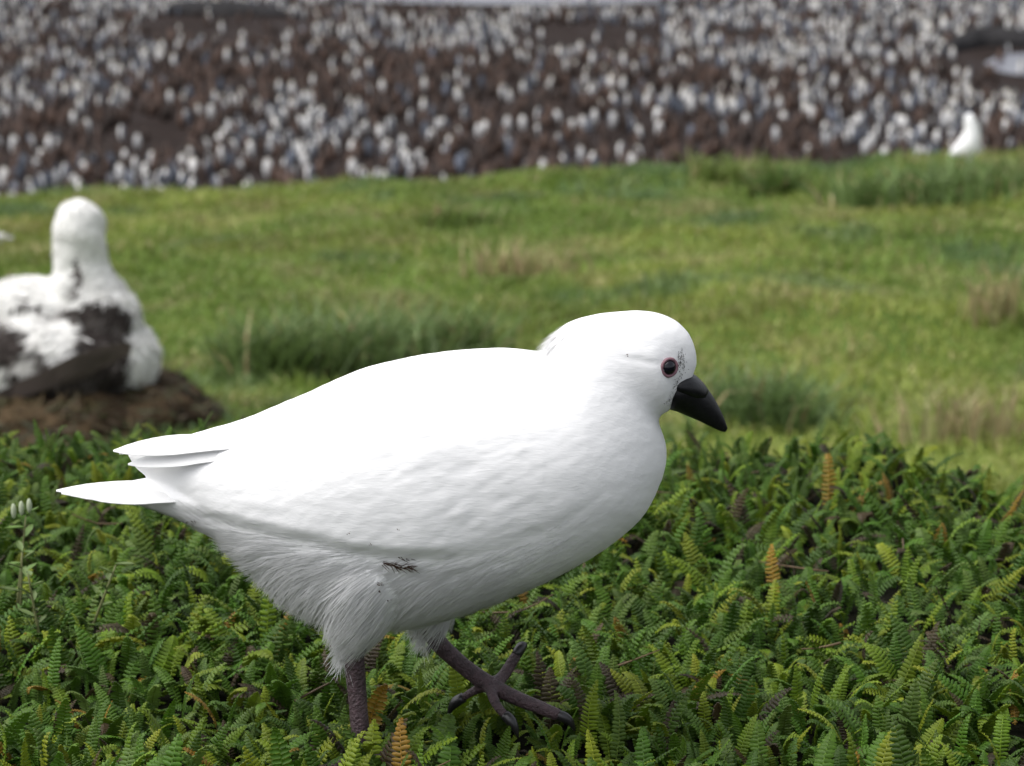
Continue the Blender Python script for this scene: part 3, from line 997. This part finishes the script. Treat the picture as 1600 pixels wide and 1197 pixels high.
# eye with mauve ring on each side
h_, n_ = on_bird(1045, 574)
for sgn in (-1, 1):
    nn = n_ / np.linalg.norm(n_) + np.array([0, -.5, 0]); nn /= np.linalg.norm(nn); c_ = h_ + nn * .0012
    if sgn > 0: c_[1] = 2 * BY - c_[1]; nn[1] = -nn[1]
    rr = 13.0 * SB
    mb = MB(); mb.add(*sphere(c_ - nn * rr * .58, rr, 24, 16))
    eye = link('eye', mb.mesh('eye', M_EYE, base), bird)
    a_ = np.cross(nn, (0, 0, 1)); a_ /= np.linalg.norm(a_); b_ = np.cross(a_, nn)
    rings = []
    for th in np.linspace(0, 2 * np.pi, 40, endpoint=False):
        er = a_ * np.cos(th) + b_ * np.sin(th)
        ph = np.linspace(0, 2 * np.pi, 10, endpoint=False)[:, None]
        tr = (2.5 + .5 * math.sin(th * 7) * .4) * SB
        rings.append(c_ - nn * rr * .12 + er * 13.4 * SB + tr * (np.cos(ph) * er + np.sin(ph) * nn))
    Vr, Qr, Tr = loft(rings + [rings[0]], cap=False)
    mb = MB(); mb.add(Vr, Qr, None)
    link('eye_ring', mb.mesh('eye_ring', M_RING, base), eye)
# short black bristles on the lores, above the eye and round the bill base
P, N2 = [], []
for k in range(165):
    if k < 85: q = (1064 + rng.normal(0, 3.8), 566 + rng.normal(0, 9))
    elif k < 165:
        t = rng.random(); q = (1062 - 20 * t + rng.normal(0, 2.5), 584 + 52 * t + rng.normal(0, 2.2))
    else: q = (1040 + rng.normal(0, 9), 555 + rng.normal(0, 2.5))
    a_, b_ = on_bird(*q)
    if a_ is not None: P.append(a_); N2.append(b_)
P, N2 = np.array(P), np.array(N2)
Dd = np.stack([-.5 + rng.normal(0, .4, len(P)), np.zeros(len(P)), .5 + rng.normal(0, .5, len(P))], 1)
SV, SQ = strips(P + N2 * .0006, N2, Dd, rng.uniform(.0008, .0018, len(P)), .00016, .0003)
link('face_bristles', make_mesh('face_bristles', SV - base, [SQ], M_CLAW, np.ones((len(SV), 3))), bird, kind='stuff')
# claws
for toes, rr in ((FT, .0036), (NT, .0034)):
    for t_ in toes:
        e_ = np.asarray(t_[-1]); d_ = e_ - np.asarray(t_[-2]); d_ /= np.linalg.norm(d_)
        mb = MB(); mb.add(*tube([e_ - d_ * .002, e_ + d_ * .004, e_ + d_ * .008 + (0, 0, -.002), e_ + d_ * .0105 + (0, 0, -.006)], [rr * .95, rr, rr * .65, .0006], 10, 3))
        link('claw', mb.mesh('claw', M_CLAW, base), bird)


# dirt caught in the flank feathers
def fleck(px, py, ln, ang, n, wd=.0003):
    P, N2 = [], []
    for k in range(n):
        t = rng.random() - .5
        a_, b_ = on_bird(px + t * ln * math.cos(ang) + rng.normal(0, 1.2), py + t * ln * math.sin(ang) + rng.normal(0, 1.6))
        if a_ is not None: P.append(a_); N2.append(b_)
    P, N2 = np.array(P), np.array(N2)
    D_ = np.stack([math.cos(ang) + rng.normal(0, .35, len(P)), np.zeros(len(P)), -math.sin(ang) + rng.normal(0, .4, len(P))], 1)
    SV, SQ = strips(P + N2 * .0022, N2, D_, ln * SB * rng.uniform(.15, .4, len(P)), wd, .0008)
    link('dirt_fleck', make_mesh('dirt_fleck', SV - base, [SQ], M_DIRT, np.ones((len(SV), 3))), bird)


fleck(620, 881, 46, .18, 60, .00022)
fleck(632, 869, 20, .2, 10)
fleck(592, 909, 9, .4, 8)
fleck(589, 922, 8, -.4, 5)
fleck(606, 936, 5, 0, 4)
fleck(622, 827, 5, 0, 4)
fleck(547, 832, 6, 0, 4)
fleck(577, 849, 4, 0, 3)
fleck(298, 811, 22, .0, 9)
fleck(977, 555, 5, .3, 3)
fleck(540, 668, 4, 0, 2)

# ------------------------------------------------------------------ ferns
def frond_template(L, W, npair, bend, start, tiproll, seed, lod):
    r_ = np.random.default_rng(seed)
    V, Qs, C = [], [], []
    ns = 40
    s = np.linspace(0, 1, ns)
    ang = start + bend * s ** 1.3 + tiproll * np.clip((s - .78) / .22, 0, 1) ** 2
    dz, dy = np.cos(ang), np.sin(ang)
    Pz = np.concatenate([[0], np.cumsum((dz[1:] + dz[:-1]) / 2)]) * L / (ns - 1)
    Py = np.concatenate([[0], np.cumsum((dy[1:] + dy[:-1]) / 2)]) * L / (ns - 1)
    wav = .03 * L * np.sin(s * 3 + r_.random() * 6) * s

    def fr(t):
        a = np.interp(t, s, ang)
        return (np.array([np.interp(t, s, wav), np.interp(t, s, Py), np.interp(t, s, Pz)]),
                np.array([0, math.sin(a), math.cos(a)]), np.array([0, -math.cos(a), math.sin(a)]))
    n = 0
    ss = .10 + .88 * (np.arange(npair) + .5) / npair
    ds = .88 / npair * L
    for i, t in enumerate(ss):
        P, T, N = fr(t)
        pf = min(1, (t - .04) / .30) ** .65 * (1 - max(0, (t - .45) / .56) ** 2.1)
        ln0 = W / 2 * max(pf, .10)
        for sd in (-1, 1):
            ln = ln0 * r_.uniform(.88, 1.1)
            fw = r_.uniform(.10, .28)
            tw = r_.normal(0, .10) + .18
            D = np.array([sd * math.cos(fw), 0, 0]) + T * math.sin(fw)
            D = D / np.linalg.norm(D)
            E = T - D * (T @ D); E /= np.linalg.norm(E)
            E = E * math.cos(tw) + N * math.sin(tw) * 1.0
            NN = np.cross(D, E) * sd
            hw = ds * .47 * r_.uniform(.9, 1.08)
            off = ds * .12 * sd
            dr = r_.uniform(.05, .30)
            al = (0, .62, 1.0) if lod == 0 else (0, 1.0)
            shp = (.80, 1.0, .48) if lod == 0 else (.95, .55)
            for aa, sh in zip(al, shp):
                for jj in (-1, 0, 1):
                    q = P + D * ln * aa + E * (hw * sh * jj) + T * off + N * (((.62 if lod == 0 else .8) * hw) * (1 - abs(jj)) - dr * ln * aa * aa - .10 * hw * abs(jj))
                    V.append(q)
                    g = .88 + .12 * aa + (.10 if jj == 0 else 0)
                    C.append((g + .25 * t ** 3, g + .08 * t ** 3, g))
            m_ = len(al); wn = 3
            for a in range(m_ - 1):
                for b in range(wn - 1):
                    k = n + a * wn + b
                    Qs.append((k, k + wn, k + wn + 1, k + 1) if sd > 0 else (k, k + 1, k + wn + 1, k + wn))
            n += wn * m_
    # midrib, raised above the blade
    st = np.linspace(0, .98, 12 if lod == 0 else 6)
    k0 = n
    for t in st:
        P, T, N = fr(t)
        rr = .0007 * (1 - .6 * t)
        V += [P + np.array([-rr, 0, 0]), P + N * rr * 1.3, P + np.array([rr, 0, 0])]
        C += [(1.7, 1.5, 1.3)] * 3
    for i in range(len(st) - 1):
        for b in range(2):
            k = k0 + i * 3 + b
            Qs.append((k, k + 1, k + 4, k + 3))
    return np.array(V), np.array(Qs), np.array(C)


TPL = []
for k in range(18):
    L_ = rng.uniform(.050, .080); W_ = rng.uniform(.0115, .0168)
    TPL.append([frond_template(L_, W_, int(rng.integers(17, 22)) if lod == 0 else 15, rng.uniform(.4, 1.9), rng.uniform(.0, .45),
                               rng.choice([0, 0, .8, 1.4, 2.2]), 100 + k, lod) for lod in (0, 1)])
FR_MESH = [make_mesh('frond', t[0][0], [t[0][1]], M_FERN, t[0][2]) for t in TPL]


def rand_tint():
    r = rng.random()
    if r < .48: c_ = np.array([.042, .092, .014]) * rng.uniform(.6, 1.35)
    elif r < .68: c_ = np.array([.095, .150, .018]) * rng.uniform(.75, 1.2)
    elif r < .82: c_ = np.array([.060, .105, .036]) * rng.uniform(.75, 1.25)
    elif r < .91: c_ = np.array([.15, .19, .025]) * rng.uniform(.7, 1.1)
    elif r < .985: c_ = np.array([.036, .027, .027]) * rng.uniform(.6, 1.3)
    else: c_ = np.array([.20, .125, .035]) * rng.uniform(.6, 1.1)
    return c_ * np.array([rng.uniform(.9, 1.1), 1, rng.uniform(.85, 1.15)])


def fern_edge(x):
    return 2.24 - 1.6 * np.clip(x - .36, 0, .3) + .07 * (fbm(np.asarray(x) * 6, 3.3, 12, 2) - .5) + np.where(np.asarray(x) < -.2, .02, 0)


fr = []
sp_ = .0108
for y in np.arange(.85, 2.28, sp_):
    xm = .46 * y + .28
    for x in np.arange(-xm, xm, sp_):
        X_, Y_ = x + rng.normal(0, sp_ * .35), y + rng.normal(0, sp_ * .35)
        if Y_ > fern_edge(X_): continue
        px, py, d_ = proj((X_, Y_, float(0.0)))
        inf = (-130 < px < 1730) and (py < 1420)
        if (not inf and rng.random() > .10) or (Y_ > 1.6 and rng.random() < .28): continue
        fr.append((X_, Y_, px, py, inf))
n_reg = len(fr)
for k in range(34):                       # fronds standing in front of the near foot
    fr.append((nf[0] + rng.uniform(-.035, .06), nf[1] - rng.uniform(.010, .060), 560.0, 1200.0, True))
FX = np.array([f[0] for f in fr]); FYY = np.array([f[1] for f in fr])
FZ = terrain(FX, FYY)
dense = fbm(FX * 11, FYY * 11, 66, 2)
info = []
for i, (x, y, px, py, inf) in enumerate(fr):
    # ferns trodden down where the feet stand
    s = rng.uniform(.58, .96) * (.66 + .55 * dense[i])
    for fx_, fy_, fr_ in ((ff[0], ff[1], .032), (ff[0] + .03, ff[1], .032)):
        dd = math.hypot(x - fx_, (y - fy_))
        if dd < fr_: s *= .5 + .4 * dd / fr_
    # low in front of the far foot so that it stays in view
    if ff[0] - .06 < x < ff[0] + .07 and 1.30 < y < ff[1]: s *= .8
    if i >= n_reg: s = rng.uniform(.85, 1.05)
    az = rng.random() * 2 * np.pi
    tl = rng.normal(-.05, .30) * (.4 if i >= n_reg else 1)
    tz = rng.normal(0, .5)
    rm = Matrix.Rotation(az, 3, 'Z') @ Matrix.Rotation(tl, 3, 'X') @ Matrix.Rotation(rng.normal(0, .28), 3, 'Y') @ Matrix.Rotation(tz * .4, 3, 'Z')
    info.append((i, int(rng.integers(len(TPL))), s, rm))
order = sorted([k for k in range(len(fr)) if fr[k][4] and 10 < fr[k][2] < 1590 and fr[k][3] < 1290], key=lambda k: FYY[k] - 3.0 * info[k][2] * TPL[info[k][1]][0][0][:, 2].max())
solo = set(order[:300])
fb = empty('fern_bed', (0, 1.5, float(terrain(0, 1.5))), label='dense mat of small dark green ferns under the large white bird', category='ferns')
fbl = np.array(fb.location)
mbs = MB()
for i, tk, s, rm in info:
    x, y, px, py, inf = fr[i]
    pos = np.array([x, y, FZ[i] - .004])
    if i in solo:
        o = link('frond', FR_MESH[tk], fb, pos - fbl)
        o.rotation_euler = rm.to_euler(); o.scale = (s, s, s)
        o.color = (*rand_tint(), 1)
    else:
        lod = 0 if (inf and y < 1.50) else 1
        Vt, Qt, Ct = TPL[tk][lod]
        mbs.add(Vt @ (np.array(rm).T * s) + pos, Qt, None, Ct * rand_tint())
link('frond_mass', mbs.mesh('frond_mass', M_FERN, fbl), fb, kind='stuff')

ds_ = MB()
for k in range(14):
    x_ = rng.uniform(-.45, .45); y_ = rng.uniform(1.15, 2.15)
    z_ = float(terrain(x_, y_)) + rng.uniform(.015, .035)
    a_ = rng.random() * 2 * np.pi; l_ = rng.uniform(.03, .075); u_ = rng.uniform(-.1, .5)
    d_ = np.array([math.cos(a_), math.sin(a_), u_])
    ds_.add(*tube([(x_, y_, z_), np.array([x_, y_, z_]) + d_ * l_ * .5 + rng.normal(0, .003, 3), np.array([x_, y_, z_]) + d_ * l_], [.0009, .0008, .0004], 5, 2),
            col=np.array([.16, .11, .06]) * rng.uniform(.35, 1.1))
link('dead_stems', ds_.mesh('dead_stems', M_WEED, fbl), fb, kind='stuff')


# ------------------------------------------------------------------ a few other small plants among the ferns
def weed(px, py, Y, h, label, nleaf, lc, bud=None):
    p = at(px, py, Y)
    g = np.array([p[0], Y, float(terrain(p[0], Y))])
    root_ = empty('weed', g, label=label, category='weed')
    top = np.array([0, 0, h])
    lean = np.array([rng.normal(0, .008), rng.normal(0, .006), 0])
    mb_ = MB(); mb_.add(*tube([(0, 0, 0), top * .5 + lean, top + lean * 2], [.0012, .0010, .0006], 6, 4), col=(.16, .17, .07))
    link('stem', mb_.mesh('stem', M_WEED), root_)
    for k in range(nleaf):
        t = .35 + .65 * (k + 1) / nleaf
        b_ = top * t + lean * 2 * t
        az = k * 2.4 + rng.random()
        d_ = np.array([math.cos(az), math.sin(az), rng.uniform(.1, .9)]); d_ /= np.linalg.norm(d_)
        s_ = np.cross(d_, (0, 0, 1)); s_ /= np.linalg.norm(s_)
        l_ = rng.uniform(.010, .017); vv = []
        for u, ww in ((0, .15), (.3, .8), (.6, 1), (.85, .6), (1, .08)):
            for a_ in (-1, 0, 1):
                vv.append(b_ + d_ * l_ * u + s_ * l_ * .2 * ww * a_ + np.array([0, 0, .0015 * abs(a_) - .002 * u * u]))
        q_ = [(r * 3 + c_, r * 3 + c_ + 1, r * 3 + c_ + 4, r * 3 + c_ + 3) for r in range(4) for c_ in range(2)]
        mb_ = MB(); mb_.add(vv, q_, None, np.asarray(lc) * rng.uniform(.7, 1.2)); link('leaf', mb_.mesh('leaf', M_WEED), root_)
    if bud:
        for k in range(bud):
            mb_ = MB(); c_ = top + lean * 2 + np.array([.006 * (k - bud / 2), 0, .004 + .002 * k])
            mb_.add(*sphere(c_, (.0022, .0022, .006), 8, 6), col=(.42, .47, .33)); link('bud', mb_.mesh('bud', M_WEED), root_)


weed(8, 690, 1.66, .085, 'small weed with pale buds at the left edge above the ferns', 6, (.13, .22, .05), 3)
weed(60, 850, 1.55, .070, 'pale leaved weed among ferns left of the white tail tip', 8, (.12, .17, .055))
weed(125, 800, 1.60, .060, 'thin stemmed weed just below the white tail tip', 6, (.12, .17, .055))
weed(20, 800, 1.62, .065, 'low pale weed at the left edge level with the tail', 7, (.11, .16, .05))
